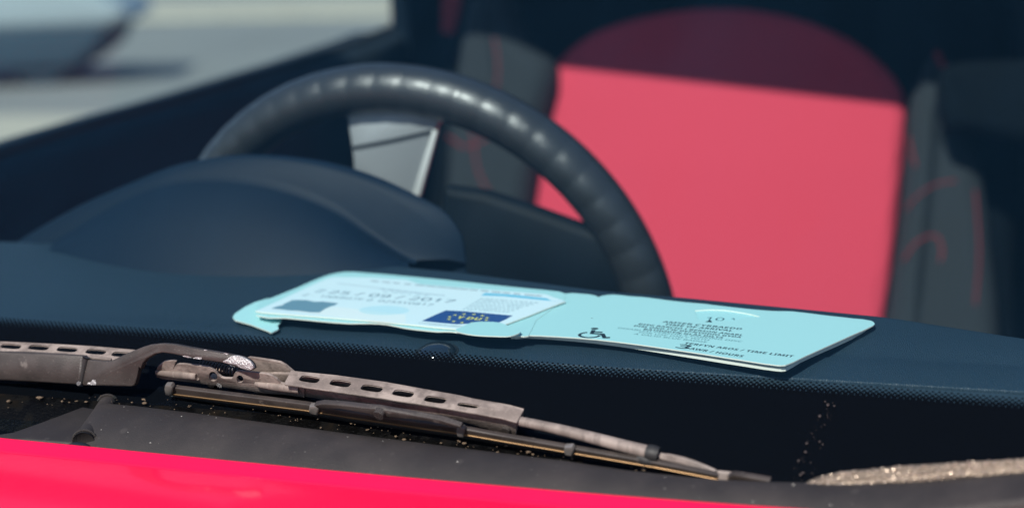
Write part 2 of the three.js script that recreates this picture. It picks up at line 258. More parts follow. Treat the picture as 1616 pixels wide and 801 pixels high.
// ---- windscreen with its printed black border
{
  const p = (x, s) => glassPt(x, s), rows = [];
  for (let j = 0; j <= 4; j++) rows.push(Array.from({ length: 5 }, (_, i) => { const x = -0.62 + 1.54 * i / 4, top = (zAt(x) - G.o.z) / -0.8660254 + 0.012; return p(x, -0.09 + (top + 0.09) * j / 4); }));
  const ws = part('windscreen', loft(rows), M.glass, car, 'raked tinted windscreen with a black dotted border');
  const GI = shifted(G, -0.0012), edge = [[-300, 484], [0, 513], [500, 551], [900, 589], [1300, 619], [1616, 644], [2100, 680]].map(([x, y]) => on(x, y, GI));
  const band = [...edge.map((q) => [q.x, q.y]), [0.9, -0.09], [-0.6, -0.09]];
  part('frit_band', ext(band, GI, 0.0004, { local: true }), M.frit, ws, 'solid black border along the foot of the glass');
  // blue sheet inside the glass paints the reflected sky veil, plus smears and dust
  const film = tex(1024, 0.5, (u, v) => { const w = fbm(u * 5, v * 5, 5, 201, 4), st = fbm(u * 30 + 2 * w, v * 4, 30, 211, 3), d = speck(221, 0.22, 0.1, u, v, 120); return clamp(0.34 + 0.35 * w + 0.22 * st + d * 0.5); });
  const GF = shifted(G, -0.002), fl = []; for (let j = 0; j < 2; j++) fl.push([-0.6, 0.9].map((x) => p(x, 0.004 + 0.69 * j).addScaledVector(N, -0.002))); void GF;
  part('veil_sheet', loft(fl), std({ name: 'sky_veil', color: lin(0.16, 0.5, 0.95), roughness: 1, opacity: 0.019, transparent: true, alphaMap: film }), ws, 'thin blue sheet painting the sky haze on the glass');
  // rows of printed dots that thin out upwards
  const c = document.createElement('canvas'), n = 5; c.width = 128; c.height = 180; const k = c.getContext('2d');
  k.fillStyle = '#000'; k.fillRect(0, 0, 128, 180); k.fillStyle = '#fff';
  for (let r = 0; r < n; r++) for (let i = -1; i < 3; i++) { k.beginPath(); k.arc((i + (r % 2 ? 0.5 : 0)) * 64 + 32, 180 - 14 - r * 36, 29 - r * 3.6, 0, 7); k.fill(); }
  const t = new THREE.CanvasTexture(c); t.wrapS = THREE.RepeatWrapping; t.wrapT = THREE.ClampToEdgeWrapping; t.flipY = true;
  const e3 = edge.map((q) => GI.o.clone().addScaledVector(GI.e1, q.x).addScaledVector(GI.e2, q.y)), up = GI.e2, hgt = 0.006;
  const lo = [], hi = []; let run = 0; const us = [];
  e3.forEach((q, i) => { if (i) run += q.distanceTo(e3[i - 1]); us.push(run / 0.005); lo.push(q.clone()); hi.push(q.clone().addScaledVector(up, hgt)); });
  part('frit_dots', loft([lo, hi], (q, i, j) => [us[j], i]), phy({ name: 'frit_print', color: lin(0.002, 0.0025, 0.004), roughness: 0.5, specularIntensity: 0.1, alphaMap: t, transparent: true, side: THREE.DoubleSide }), ws, 'fine rows of black dots above the solid border');
  // dried splash on the glass at the right
  const GO = shifted(G, 0.0003), sp = [];
  for (let k2 = 0; k2 < 55; k2++) {
    const u = rnd(), x = 1310 - 45 * u + (rnd() - 0.5) * (20 + 24 * u), y = 630 + 128 * u, q = hit(x, y, GO), g = new THREE.SphereGeometry(0.0001 + 0.0004 * Math.pow(rnd(), 6), 6, 4);
    g.scale(1 + rnd(), 0.35, 1 + rnd()); g.rotateX(rad(30)); g.translate(q.x, q.y, q.z); sp.push(g);
  }
  for (let k2 = 0; k2 < 90; k2++) { const q = hit(rnd() * 1616, 20 + rnd() * 560, GO), g = new THREE.SphereGeometry(0.00006 + 0.0002 * Math.pow(rnd(), 4), 5, 4); g.scale(1, 0.4, 1); g.rotateX(rad(30)); g.translate(q.x, q.y, q.z); sp.push(g); }
  const d = part('dried_splash', sp, std({ name: 'limescale', color: lin(0.055, 0.04, 0.038), roughness: 0.7 }), ws); d.userData.kind = 'stuff';
}

// ---- the wiper
const armA = hit(470, 600, shifted(G, 0.016)), armB = hit(820, 660, shifted(G, 0.014)), along = armB.clone().sub(armA).normalize();
const TOP = plane(armA, N.clone().addScaledVector(along, -N.dot(along)), along);
const FACE = plane(armA, along.clone().cross(TOP.n), along);                 // faces the bonnet
const Z2 = (X, Y) => [400 + X / 3.068, 540 + Y / 3.068], Z3 = (X, Y) => [800 + X / 3.232, 580 + Y / 3.232], Z5 = (X, Y) => [X / 6.162, 530 + Y / 6.162], Z6 = (X, Y) => [220 + X / 5.723, 530 + Y / 5.723], Z7 = (X, Y) => [1000 + X / 5.387, 680 + Y / 5.387];
{
  const wiper = new THREE.Group(); wiper.name = 'windscreen_wiper'; wiper.userData.label = 'weathered black wiper with slotted arm lying along the foot of the glass'; car.add(wiper);
  // arm channel: slotted top, front and rear walls
  const topEdge = [Z2(180, 135), Z2(400, 157), Z2(640, 190), Z2(1000, 255), Z2(1290, 322), Z2(1306, 330)], low = [Z2(1275, 388), Z2(1200, 367), Z2(900, 315), Z2(600, 268), Z2(230, 215), Z2(150, 205), Z2(150, 190)];
  const sl = [[270, 178, 50], [420, 198, 52], [572, 222, 54], [724, 247, 53], [880, 277, 54], [1037, 305, 52]].map(([x, y, a], k) => slot(...Z2(x, y), a / 3.068, (k < 5 ? 16.5 : 11) / 3.068, 1, 0.16));
  const cover = ext([...topEdge, ...low], TOP, 0.0008, { bevel: 0.0003, holes: sl });
  const frontPx = [Z2(150, 203), Z2(230, 213), Z2(600, 266), Z2(900, 313), Z2(1200, 365), Z2(1277, 386), Z2(1270, 450), Z2(1235, 452), Z2(1180, 436), Z2(1000, 382), Z2(830, 348), Z2(640, 312), Z2(400, 283), Z2(230, 262), Z2(0, 245), Z2(0, 200)];
  const front = ext(frontPx, FACE, 0.0016, { bevel: 0.0004 }), rear = front.clone(); rear.translate(...FACE.n.clone().multiplyScalar(-0.0065).toArray());
  const arm = part('arm_channel', [crease(cover), crease(front), crease(rear)], M.worn, wiper, 'grey bleached arm with six long slots');
  part('rivet', (() => { const q = hit(...Z2(1222, 425), shifted(FACE, 0.0006)), g = new THREE.CylinderGeometry(0.0018, 0.0021, 0.0016, 20); g.applyQuaternion(new THREE.Quaternion().setFromUnitVectors(V(0, 1, 0), FACE.n)); g.translate(q.x, q.y, q.z); return g; })(), M.dark, arm);
  // yoke: front and rear cheek plates with holes, joined by a floor
  const ring = (x, y, a, b) => Array.from({ length: 20 }, (_, k) => Z6(x + a * Math.cos(k / 10 * Math.PI) + 0.15 * b * Math.sin(k / 10 * Math.PI), y + b * Math.sin(k / 10 * Math.PI)));
  const cheek = [[152, 372], [150, 300], [165, 272], [220, 230], [300, 224], [330, 228], [326, 240], [300, 300], [310, 280], [335, 256], [400, 255], [500, 266], [620, 284], [650, 296], [680, 318], [705, 350], [735, 374], [760, 382], [828, 384], [842, 370], [850, 345], [865, 326], [890, 319], [1000, 328], [1150, 346], [1200, 365], [1240, 392], [1270, 425], [1310, 442], [1430, 460], [1488, 470], [1488, 556], [1300, 532], [1000, 500], [600, 440], [300, 400], [200, 392]].map((q) => Z6(...q));
  const YF = shifted(FACE, 0.0008);
  const cheekF = crease(ext(cheek, YF, 0.0013, { bevel: 0.0004, holes: [ring(662, 365, 46, 50), ring(905, 388, 38, 40)] }));
  const yoke = part('yoke', [cheekF], M.worn, wiper, 'pressed steel yoke with two holes and a pivot');
  const backPx = [[960, 300], [965, 205], [985, 195], [1050, 203], [1180, 222], [1270, 240], [1320, 268], [1370, 312], [1500, 420], [1400, 470], [1100, 430], [960, 400]].map((q) => Z6(...q));
  part('rear_cheek', crease(ext(backPx, shifted(FACE, -0.009), 0.0013, { bevel: 0.0004 })), M.worn, yoke);
  for (const r of [[155, 330, 520, 366], [1050, 434, 1445, 488]]) { const q = [0, 1, 2].map((k) => hit(...Z6(r[0] + (r[2] - r[0]) * k / 2, r[1] + (r[3] - r[1]) * k / 2), shifted(FACE, 0.001))); part('rib', sweep(q, [0.0012, 0.0019, 0.0016], 12, [1, 1.2], TOP.n), M.worn, yoke); }
  const pin = (X, Y, r, l, m, name, h) => { const q = hit(...Z6(X, Y), shifted(FACE, h)), g = new THREE.CylinderGeometry(r, r, l, 20); g.applyQuaternion(new THREE.Quaternion().setFromUnitVectors(V(0, 1, 0), FACE.n)); g.translate(q.x, q.y, q.z); return part(name, g, m, yoke); };
  pin(785, 352, 0.0014, 0.014, M.bare, 'pivot_pin', -0.006);
  pin(678, 378, 0.0021, 0.009, std({ name: 'rusty_pin', color: lin(0.42, 0.3, 0.22), roughness: 0.6, metalness: 0.3 }), 'spring_pin', -0.0065);
  // coiled spring seen between the cheeks
  const a0 = hit(...Z6(560, 262), shifted(FACE, -0.005)), a1 = hit(...Z6(890, 335), shifted(FACE, -0.005)), sd = a1.clone().sub(a0).normalize(), su = TOP.n, sv = sd.clone().cross(su);
  part('spring', new THREE.TubeGeometry(new THREE.CatmullRomCurve3(Array.from({ length: 121 }, (_, k) => a0.clone().lerp(a1, k / 120).addScaledVector(su, 0.0022 * Math.cos(k * 0.63)).addScaledVector(sv, 0.0022 * Math.sin(k * 0.63)))), 240, 0.0005, 6), M.dark, yoke);

  // arm head: the strap that hooks over the yoke, and the sleeve left of it
  const HOOK = plane(hit(300, 575, shifted(G, 0.0205)), TOP.n.clone().multiplyScalar(0.62).addScaledVector(FACE.n, 0.78), along);
  const strap = [...[[820, 226], [960, 240], [1070, 240], [1130, 215], [1200, 180], [1300, 138]].map((q) => Z5(...q)), ...[[40, 92], [100, 75], [200, 65], [300, 72], [440, 98], [590, 125], [720, 147], [850, 172], [920, 186], [980, 215], [1015, 250], [1028, 290], [1000, 312], [960, 312], [900, 292], [750, 242], [600, 222], [500, 206], [400, 184], [300, 163], [200, 150], [130, 163], [60, 205], [22, 248], [6, 300]].map((q) => Z6(...q)), ...[[1345, 300], [1330, 380], [1310, 455], [1295, 480], [1270, 489], [1000, 484], [800, 478], [795, 470]].map((q) => Z5(...q))];
  const head = part('arm_head', crease(ext(strap, HOOK, 0.0032, { bevel: 0.0007, seg: 3 }), 50), M.dark, wiper, 'dark steel arm head hooking over the yoke, paint chipped at its tip');
  const cov = [[-700, 70], [-200, 130], [0, 150], [250, 160], [500, 174], [780, 193], [796, 205], [788, 330], [768, 470], [740, 472], [400, 452], [0, 430], [-700, 395]].map((q) => Z5(...q));
  const COV = shifted(HOOK, 0.0015);
  const sleeve0 = part('arm_cover', crease(ext(cov, COV, 0.005, { bevel: 0.0012, seg: 3 }), 50), M.dark, wiper, 'dark plastic cover with scuffs');
  part('joint_pin', sweep([Z5(835, 205), Z5(808, 330), Z5(775, 480)].map((q) => hit(...q, shifted(HOOK, -0.0005))), [0.0018, 0.0016, 0.0016], 12, [1, 1], HOOK.n), M.rubber, head);
  part('joint_pin_end', (() => { const q = hit(...Z5(762, 462), shifted(COV, 0.0008)), g = new THREE.SphereGeometry(0.0011, 12, 8); g.translate(q.x, q.y, q.z); return g; })(), M.bare, head);
  // chipped paint: bare metal showing, thin flakes standing off the strap
  const chips = [[[840, 470], [850, 452], [885, 440], [895, 425], [925, 428], [930, 475]].map((q) => Z5(...q)), [[480, 200], [505, 190], [556, 190], [560, 205], [540, 210]].map((q) => Z6(...q)), [[575, 128], [590, 122], [612, 128], [596, 133]].map((q) => Z6(...q)), [[752, 158], [775, 152], [804, 162], [790, 169]].map((q) => Z6(...q)), [[385, 182], [400, 176], [440, 184], [470, 196], [430, 194]].map((q) => Z6(...q))];
  for (const q of chips) part('bare_chip', ext(q, shifted(HOOK, 0.00025), 0.0002), M.bare, head);
  const tip = [[745, 232], [790, 205], [830, 178], [880, 176], [935, 192], [985, 218], [1016, 252], [1026, 286], [1004, 306], [962, 306], [900, 286], [860, 262], [800, 252]].map((q) => Z6(...q));
  part('bare_tip', crease(ext(tip, shifted(HOOK, 0.0004), 0.0015, { bevel: 0.0004, curve: 3 }), 60), M.bare, head, 'worn silver tip where the paint has gone');

  // sleeve, collar and the bridge down to the blade
  const S = (X, Y, h, z = Z3) => hit(...z(X, Y), shifted(G, h));
  part('arm_rod', sweep([S(64, 272, 0.0115), S(180, 296, 0.0115), S(320, 328, 0.011), S(500, 374, 0.0105), S(640, 410, 0.010), S(730, 432, 0.0095)], [0.0021, 0.0022, 0.0024, 0.0026, 0.0027, 0.0028], 16, [1, 0.95], N), M.worn, wiper, 'pale bleached rod in front of the slotted arm');
  const collar = part('collar', sweep([S(718, 432, 0.009), S(745, 438, 0.009), S(772, 446, 0.0085)], [0.0034, 0.0036, 0.0034], 16, [1, 1], N), M.rubber, wiper);
  part('collar_clip', sweep([S(670, 460, 0.007), S(710, 470, 0.007), S(760, 478, 0.0068)], [0.0022, 0.0026, 0.0022], 12, [1, 1], N), M.rubber, collar);
  const BR = plane(hit(1090, 730, shifted(G, 0.008)), TOP.n.clone().multiplyScalar(0.75).addScaledVector(FACE.n, 0.66), along);
  part('end_bridge', crease(ext([[185, 172], [255, 188], [300, 190], [420, 215], [520, 250], [620, 290], [700, 328], [712, 372], [600, 340], [500, 308], [380, 276], [240, 244], [175, 222]].map((q) => Z7(...q)), BR, 0.003, { bevel: 0.0007, seg: 3 }), 50), M.worn, wiper);
  part('blade_clip', crease(ext([[705, 338], [722, 332], [838, 345], [815, 395], [796, 440], [760, 452], [722, 436]].map((q) => Z7(...q)), shifted(BR, 0.0006), 0.0042, { bevel: 0.0008, seg: 3 }), 50), M.worn, wiper);
  // blade: backing strip, spring strip, wiping rubber, tip
  const bl = [[268, 615.5], [480, 642], [608, 662], [716, 678], [800, 693], [890, 708.5], [1035, 733.5], [1134, 753]];
  const b0 = hit(268, 622, shifted(G, 0.003)), b1 = hit(1134, 760, shifted(G, 0.003)), bd = b1.clone().sub(b0).normalize(), BF = plane(b0, bd.clone().cross(N), bd);
  const thick = (off0, off1) => [...bl.map(([x, y], k) => [x, y + off0 * (1 - 0.35 * k / 7)]), ...bl.map(([x, y], k) => [x, y + off1 * (1 - 0.35 * k / 7)]).reverse()];
  const blade = part('blade', crease(ext(thick(-4, 6), BF, 0.0025, { bevel: 0.0006 }), 50), M.blade, wiper, 'thin rubber blade with a bronze spring strip');
  part('spring_strip', ext(thick(6, 8.4), shifted(BF, 0.0006), 0.0012, { bevel: 0.0003 }), M.brass, blade);
  part('wiping_lip', ext(thick(9.2, 14), shifted(BF, -0.0022), 0.0012, { bevel: 0.0003 }), M.rubber, blade);
  part('blade_tip', crease(ext([[800, 392], [845, 372], [1000, 396], [1160, 424], [1163, 446], [1158, 462], [1000, 462], [810, 440]].map((q) => Z7(...q)), shifted(BF, 0.0006), 0.0026, { bevel: 0.0006 }), 50), M.blade, blade);
  for (const [x0, y0, x1, y1] of [[257, 606, 273, 627], [485, 639, 504, 657], [718, 674, 734, 692], [888, 704, 907, 722]]) {
    const cl = part('blade_claw', crease(ext([[x0 + 2, y0 + 3], [x1 - 5, y0 + 3], [x1 - 2, y0 + 6], [x1 - 4, y1 - 1], [x0 + 3, y1 - 3], [x0 + 1, y0 + 9]], shifted(BF, 0.0014), 0.0032, { bevel: 0.0008, seg: 3 }), 60), M.steel, blade); void cl;
  }
  const br2 = [[290, 306], [330, 298], [420, 304], [540, 318], [600, 322], [640, 330], [700, 340], [800, 358], [900, 376], [1000, 408], [1006, 420], [960, 412], [860, 386], [760, 374], [660, 370], [590, 362], [560, 350], [420, 324], [310, 322]].map((q) => Z2(...q));
  const bridge = part('bridge', crease(ext(br2, shifted(BF, 0.0032), 0.003, { bevel: 0.0006, seg: 3 }), 50), M.dark, wiper, 'small dark bridge bar between two claws');
  part('bridge_pivot', (() => { const q = hit(...Z2(610, 345), shifted(BF, 0.004)), g = new THREE.CylinderGeometry(0.0023, 0.0025, 0.0028, 20); g.applyQuaternion(new THREE.Quaternion().setFromUnitVectors(V(0, 1, 0), BF.n)); g.translate(q.x, q.y, q.z); return g; })(), M.dark, bridge);

  // the other wiper's slotted arm passing behind the cover
  const other = new THREE.Group(); other.name = 'windscreen_wiper_001'; other.userData.label = 'pale slotted arm of the second wiper behind the arm cover'; car.add(other);
  const T2 = shifted(TOP, -0.004), edge2 = [[-900, 20], [-400, 36], [0, 50], [250, 60], [500, 72], [900, 95], [1300, 130], [1420, 150]].map((q) => Z5(...q)), low2 = [[1420, 262], [1070, 250], [850, 228], [500, 190], [0, 165], [-400, 150], [-900, 128]].map((q) => Z5(...q));
  const sl2 = [[-740, 50], [-460, 66], [-170, 84], [100, 100], [370, 112], [648, 130], [928, 153], [1180, 178]].map(([x, y]) => slot(...Z5(x, y), 102 / 6.162, 27 / 6.162, 1, 0.08));
  const oa = part('arm_channel', crease(ext([...edge2, ...low2], T2, 0.0008, { bevel: 0.0003, holes: sl2 })), M.worn, other);
  part('channel_wall', crease(ext([...low2.slice(1, 6).reverse().map(([x, y]) => [x, y - 3]), ...low2.slice(1, 6).map(([x, y]) => [x, y + 16])], plane(hit(80, 556, T2), FACE.n, along), 0.0015, { bevel: 0.0004 })), M.worn, oa);
}

// ---- dashboard
const dashRear = [[-0.62, -0.066], [-0.435, -0.064], [-0.319, -0.061], [-0.211, -0.055], [-0.12, -0.042], [-0.033, -0.024], [0.008, -0.020], [0.113, -0.006], [0.176, 0.012], [0.3, 0.035], [0.92, 0.05]];
const dashboard = (() => {
  const xs = []; for (let x = -0.6; x <= 0.91; x += 0.012) xs.push(x);
  const row = (fz, dy) => xs.map((x) => { const z = fz(x), q = V(x, 0, z); q.y = dashY(z) + dy; return q; }), zr = (x) => interp(dashRear, x);
  const top = [row(() => 0.0655, -0.008), row(() => 0.0655, -0.0008), row(() => 0.0645, 0), row(() => 0.055, 0.0003)];
  for (const t of [0.2, 0.45]) top.push(row((x) => 0.055 + (0.043 - 0.055) * t, 0.0004));
  top.push(row(() => 0.0425, 0.0004), row(() => 0.0412, -0.0004));
  for (const t of [0.1, 0.3, 0.5, 0.7, 0.85]) top.push(row((x) => 0.041 + (zr(x) - 0.041) * t, -0.0006 + 0.0012 * Math.sin(t * 3)));
  for (let k = 0; k <= 6; k++) { const a = rad(15 * k); top.push(row((x) => zr(x) - 0.012 * Math.sin(a), -0.012 * (1 - Math.cos(a)))); }
  top.push(row((x) => zr(x) - 0.016, -0.06), row((x) => zr(x) - 0.03, -0.2), row((x) => zr(x) - 0.02, -0.45));
  const d = part('dashboard', loft(top), M.dash, car, 'black grained dashboard top');
  const tr = [row(() => 0.0685, -0.009), row(() => 0.0685, -0.0008), row(() => 0.0695, 0.0001), row(() => 0.08, 0.0017), row(() => 0.092, 0.0038), row(() => 0.104, 0.0058), row(() => 0.112, 0.0055), row(() => 0.118, 0.001), row(() => 0.124, -0.02), row(() => 0.13, -0.06)];
  part('defroster_trim', loft(tr), M.trim, d, 'lighter strip in front of the narrow demister groove');
  part('groove_floor', loft([row(() => 0.0652, -0.0045), row(() => 0.0688, -0.0045)]), M.smooth, d);
  // sun sensor dome
  const q = hit(689, 556, D), g = new THREE.SphereGeometry(0.0098, 40, 16, 0, Math.PI * 2, 0, Math.PI / 2); g.scale(1, 0.5, 1); g.rotateX(rad(9)); g.translate(q.x, q.y - 0.0006, q.z);
  const dome = part('sun_sensor', g, phy({ name: 'sensor_dome', color: lin(0.012, 0.018, 0.025), roughness: 0.12, clearcoat: 0.5 }), d, 'small shiny black sensor dome near the glass');
  const rg = new THREE.TorusGeometry(0.0102, 0.0007, 8, 40); rg.rotateX(-Math.PI / 2 + rad(9)); rg.translate(q.x, q.y, q.z); part('sensor_ring', rg, M.smooth, dome);

  // instrument hood: arches between the dash top and a crest, with a groove between two ridges
  const zc = -0.081, HP = plane(V(0, 0, zc), V(0, 0, 1)), H2 = plane(V(0, 0, -0.066), V(0, 0, 1)), H3 = plane(V(0, 0, -0.072), V(0, 0, 1));
  const crest = [[10, 392], [70, 355], [130, 322], [200, 291], [270, 263], [340, 248], [400, 243.5], [460, 247], [520, 257], [580, 275], [640, 301], [700, 335], [726, 370], [735, 415]];
  const groove = [[60, 388], [105, 362], [150, 335], [205, 306], [262, 284], [325, 275], [385, 275], [440, 284], [490, 300], [535, 322], [575, 352], [620, 385], [660, 410]];
  const ridge = [[62, 396], [108, 370], [152, 343], [206, 314], [263, 295], [325, 288], [385, 291], [440, 302], [488, 318], [530, 338], [570, 365], [612, 392], [650, 415]];
  const arc = (list, pl, dz = 0, dy = 0) => new THREE.CatmullRomCurve3(list.map((p) => hit(...p, pl).add(V(0, dy, dz))), false, 'centripetal').getSpacedPoints(60);
  const foot = arc(ridge, H2).map((p, i, l) => { const t = i / 60, x = -0.345 + 0.20 * t + (p.x - (-0.345 + 0.20 * t)) * 0.55, z = -0.02 - 0.03 * Math.pow(2 * t - 1, 2); return V(x, dashY(z) - 0.004, z); });
  const mid = arc(ridge, H2).map((p, i) => p.clone().lerp(foot[i], 0.5).add(V(0, 0.004, 0.004)));
  const r0 = arc(ridge, H2), r1 = r0.map((p) => p.clone().add(V(0, -0.0015, -0.003))), gv = arc(groove, H3), c0 = arc(crest, HP), c00 = c0.map((p, i) => p.clone().lerp(gv[i], 0.35).add(V(0, 0.002, 0.002)));
  const lip = (dy, dz) => c0.map((p, i) => { const k = Math.pow(Math.sin(Math.PI * i / 60), 0.6); return p.clone().add(V(0, dy * k, dz * k)); }), c1 = lip(-0.001, -0.006), c2 = lip(-0.006, -0.012), c3 = lip(-0.02, -0.014), c4 = c0.map((p) => V(p.x, Math.min(p.y, 0.9), p.z + 0.004));
  part('instrument_hood', loft([foot, mid, r0, r1, gv, c00, c0, c1, c2, c3, c4].map((r) => r.slice().reverse())), M.hood, d, 'rounded black hood over the instruments with a double ridge');
  return d;
})();

// ---- steering wheel
const WC = at(648.4, 528.7, 1.067), wn = V(0, -Math.sin(rad(8.7)), Math.cos(rad(8.7))), WP = plane(WC, wn);
{
  const R0 = 0.1685, r0 = 0.0165, nu = 480, nv = 28, rows = [];
  for (let j = 0; j <= nv; j++) {
    const b = j / nv * 2 * Math.PI;
    rows.push(Array.from({ length: nu + 1 }, (_, i) => {
      const a = i / nu * 2 * Math.PI, bump = Math.max(0, Math.sin(b + 0.35)) * 0.0007 * Math.pow(Math.abs(Math.sin(a * 30)), 0.8), r = r0 - 0.0008 + bump;
      const e = V().addScaledVector(WP.e1, Math.cos(a)).addScaledVector(WP.e2, Math.sin(a));
      return WC.clone().addScaledVector(e, R0 + r * Math.cos(b)).addScaledVector(WP.n, r * 1.05 * Math.sin(b));
    }));
  }
  const sw = new THREE.Group(); sw.name = 'steering_wheel'; sw.userData.label = 'black leather steering wheel with finger bumps and a silver spoke'; car.add(sw);
  part('rim', loft(rows, (q, i, j) => [j / nu * 1.06, i / nv * 0.1]), M.wheel, sw);
  const SP = shifted(WP, 0.004);
  const sp = part('spoke', crease(ext([[545, 170], [600, 172], [692, 176], [690, 196], [678, 215], [668, 262], [657, 308], [640, 345], [600, 330], [560, 300], [556, 245]], SP, 0.012, { bevel: 0.002, seg: 3 }), 50), M.silver, sw, 'pale silver spoke below the top of the rim');
  part('spoke_edge', crease(ext([[682, 205], [690, 207], [662, 310], [650, 308]], shifted(SP, 0.002), 0.004, { bevel: 0.0008 })), std({ name: 'bright_edge', color: lin(0.6, 0.6, 0.58), roughness: 0.35 }), sp);
  part('spoke_seam', ext([[556, 231], [620, 219], [690, 203], [690, 207], [620, 223], [556, 235]], shifted(SP, 0.0012), 0.001), M.smooth, sp);
  part('side_spoke', crease(ext([[700, 300], [760, 308], [840, 334], [900, 356], [950, 374], [1010, 395], [1020, 440], [1010, 480], [880, 490], [780, 490], [690, 480]], shifted(WP, 0.006), 0.016, { bevel: 0.004, seg: 4 }), 50), M.shell, sw);
  const hub = new THREE.SphereGeometry(0.075, 40, 20); hub.scale(1.1, 0.9, 0.4); hub.rotateX(rad(8.7)); hub.translate(WC.x, WC.y, WC.z - 0.01); part('hub', hub, M.smooth, sw);
  part('column', sweep([WC.clone(), WC.clone().add(V(0, -0.04, 0.12))], [0.06, 0.07], 20), M.smooth, sw);
  part('stalk', sweep([at(740, 425, 1.04), at(840, 408, 1.03), at(950, 402, 1.02)], [0.006, 0.007, 0.006], 12), M.smooth, sw);
}

// ---- driver's seat
{
  const seat = new THREE.Group(); seat.name = 'driver_seat'; seat.userData.label = 'driver seat with a bright red centre panel and dark grey side bolsters'; car.add(seat);
  const fr = shifted(SEAT, -0.02);
  part('seat_back', crease(ext([[690, 40], [720, -40], [790, -120], [900, -200], [1130, -235], [1350, -200], [1500, -110], [1590, -10], [1610, 120], [1600, 400], [1560, 700], [700, 700], [660, 420], [680, 200]], fr, 0.11, { bevel: 0.03, curve: 4, seg: 5 }), 60), M.black, seat);
  const panel = [[866, 110], [880, 92], [930, 52], [1010, 24], [1130, 10], [1250, 24], [1340, 60], [1400, 108], [1426, 150], [1424, 220], [1416, 310], [1404, 420], [1390, 510], [1380, 620], [780, 620], [796, 500], [812, 400], [824, 310], [840, 220]];
  part('centre_panel', crease(ext(panel, shifted(SEAT, 0.006), 0.04, { bevel: 0.012, curve: 3, seg: 5 }), 60), M.red, seat, 'bright red fabric panel with a rounded top');
  const left = [[742, -30], [790, -30], [800, 20], [830, 66], [866, 96], [846, 200], [828, 310], [812, 420], [790, 620], [640, 620], [676, 430], [694, 300], [700, 190], [716, 80]];
  const bl = part('side_bolster', crease(ext(left, shifted(SEAT, 0.045), 0.08, { bevel: 0.026, curve: 3, seg: 6 }), 60), M.cloth, seat, 'dark grey left bolster with red stitching');
  const right = [[1432, 160], [1452, 110], [1478, 70], [1496, 88], [1520, 160], [1544, 260], [1560, 380], [1560, 620], [1384, 620], [1398, 480], [1414, 360], [1426, 240]];
  const br = part('side_bolster', crease(ext(right, shifted(SEAT, 0.045), 0.08, { bevel: 0.026, curve: 3, seg: 6 }), 60), M.cloth, seat, 'dark grey right bolster with red stitching');
  const seam = (list, pl, parent, r = 0.0008) => part('stitching', new THREE.TubeGeometry(new THREE.CatmullRomCurve3(list.map((q) => hit(...q, pl))), 40, r, 6), M.thread, parent);
  const SF = shifted(SEAT, 0.0455);
  seam([[742, 200], [748, 225], [752, 260], [770, 300], [800, 330]], SF, bl); seam([[706, 215], [735, 232], [770, 218], [800, 208]], SF, bl,0.001); seam([[780, 60], [786, 100], [784, 140]], SF, bl);
  seam([[1478, 82], [1486, 98], [1494, 116]], SF, br, 0.003); seam([[1434, 215], [1442, 250], [1446, 262]], SF, br, 0.001); seam([[1430, 330], [1450, 308], [1480, 290], [1510, 285]], SF, br); seam([[1426, 410], [1450, 380], [1478, 372], [1488, 398], [1484, 412]], SF, br, 0.001); seam([[1540, 300], [1546, 400], [1540, 480]], SF, br);
  part('shade_block', crease(ext([[1480, 110], [1500, 96], [1560, 90], [1660, 95], [1700, 140], [1700, 215], [1640, 225], [1540, 205], [1486, 198]], shifted(SEAT, 0.11), 0.05, { bevel: 0.018, curve: 3, seg: 5 }), 60), M.black, seat, 'added black block for the shade at the right edge of the seat');  // dark block standing in for shade on the right bolster
}

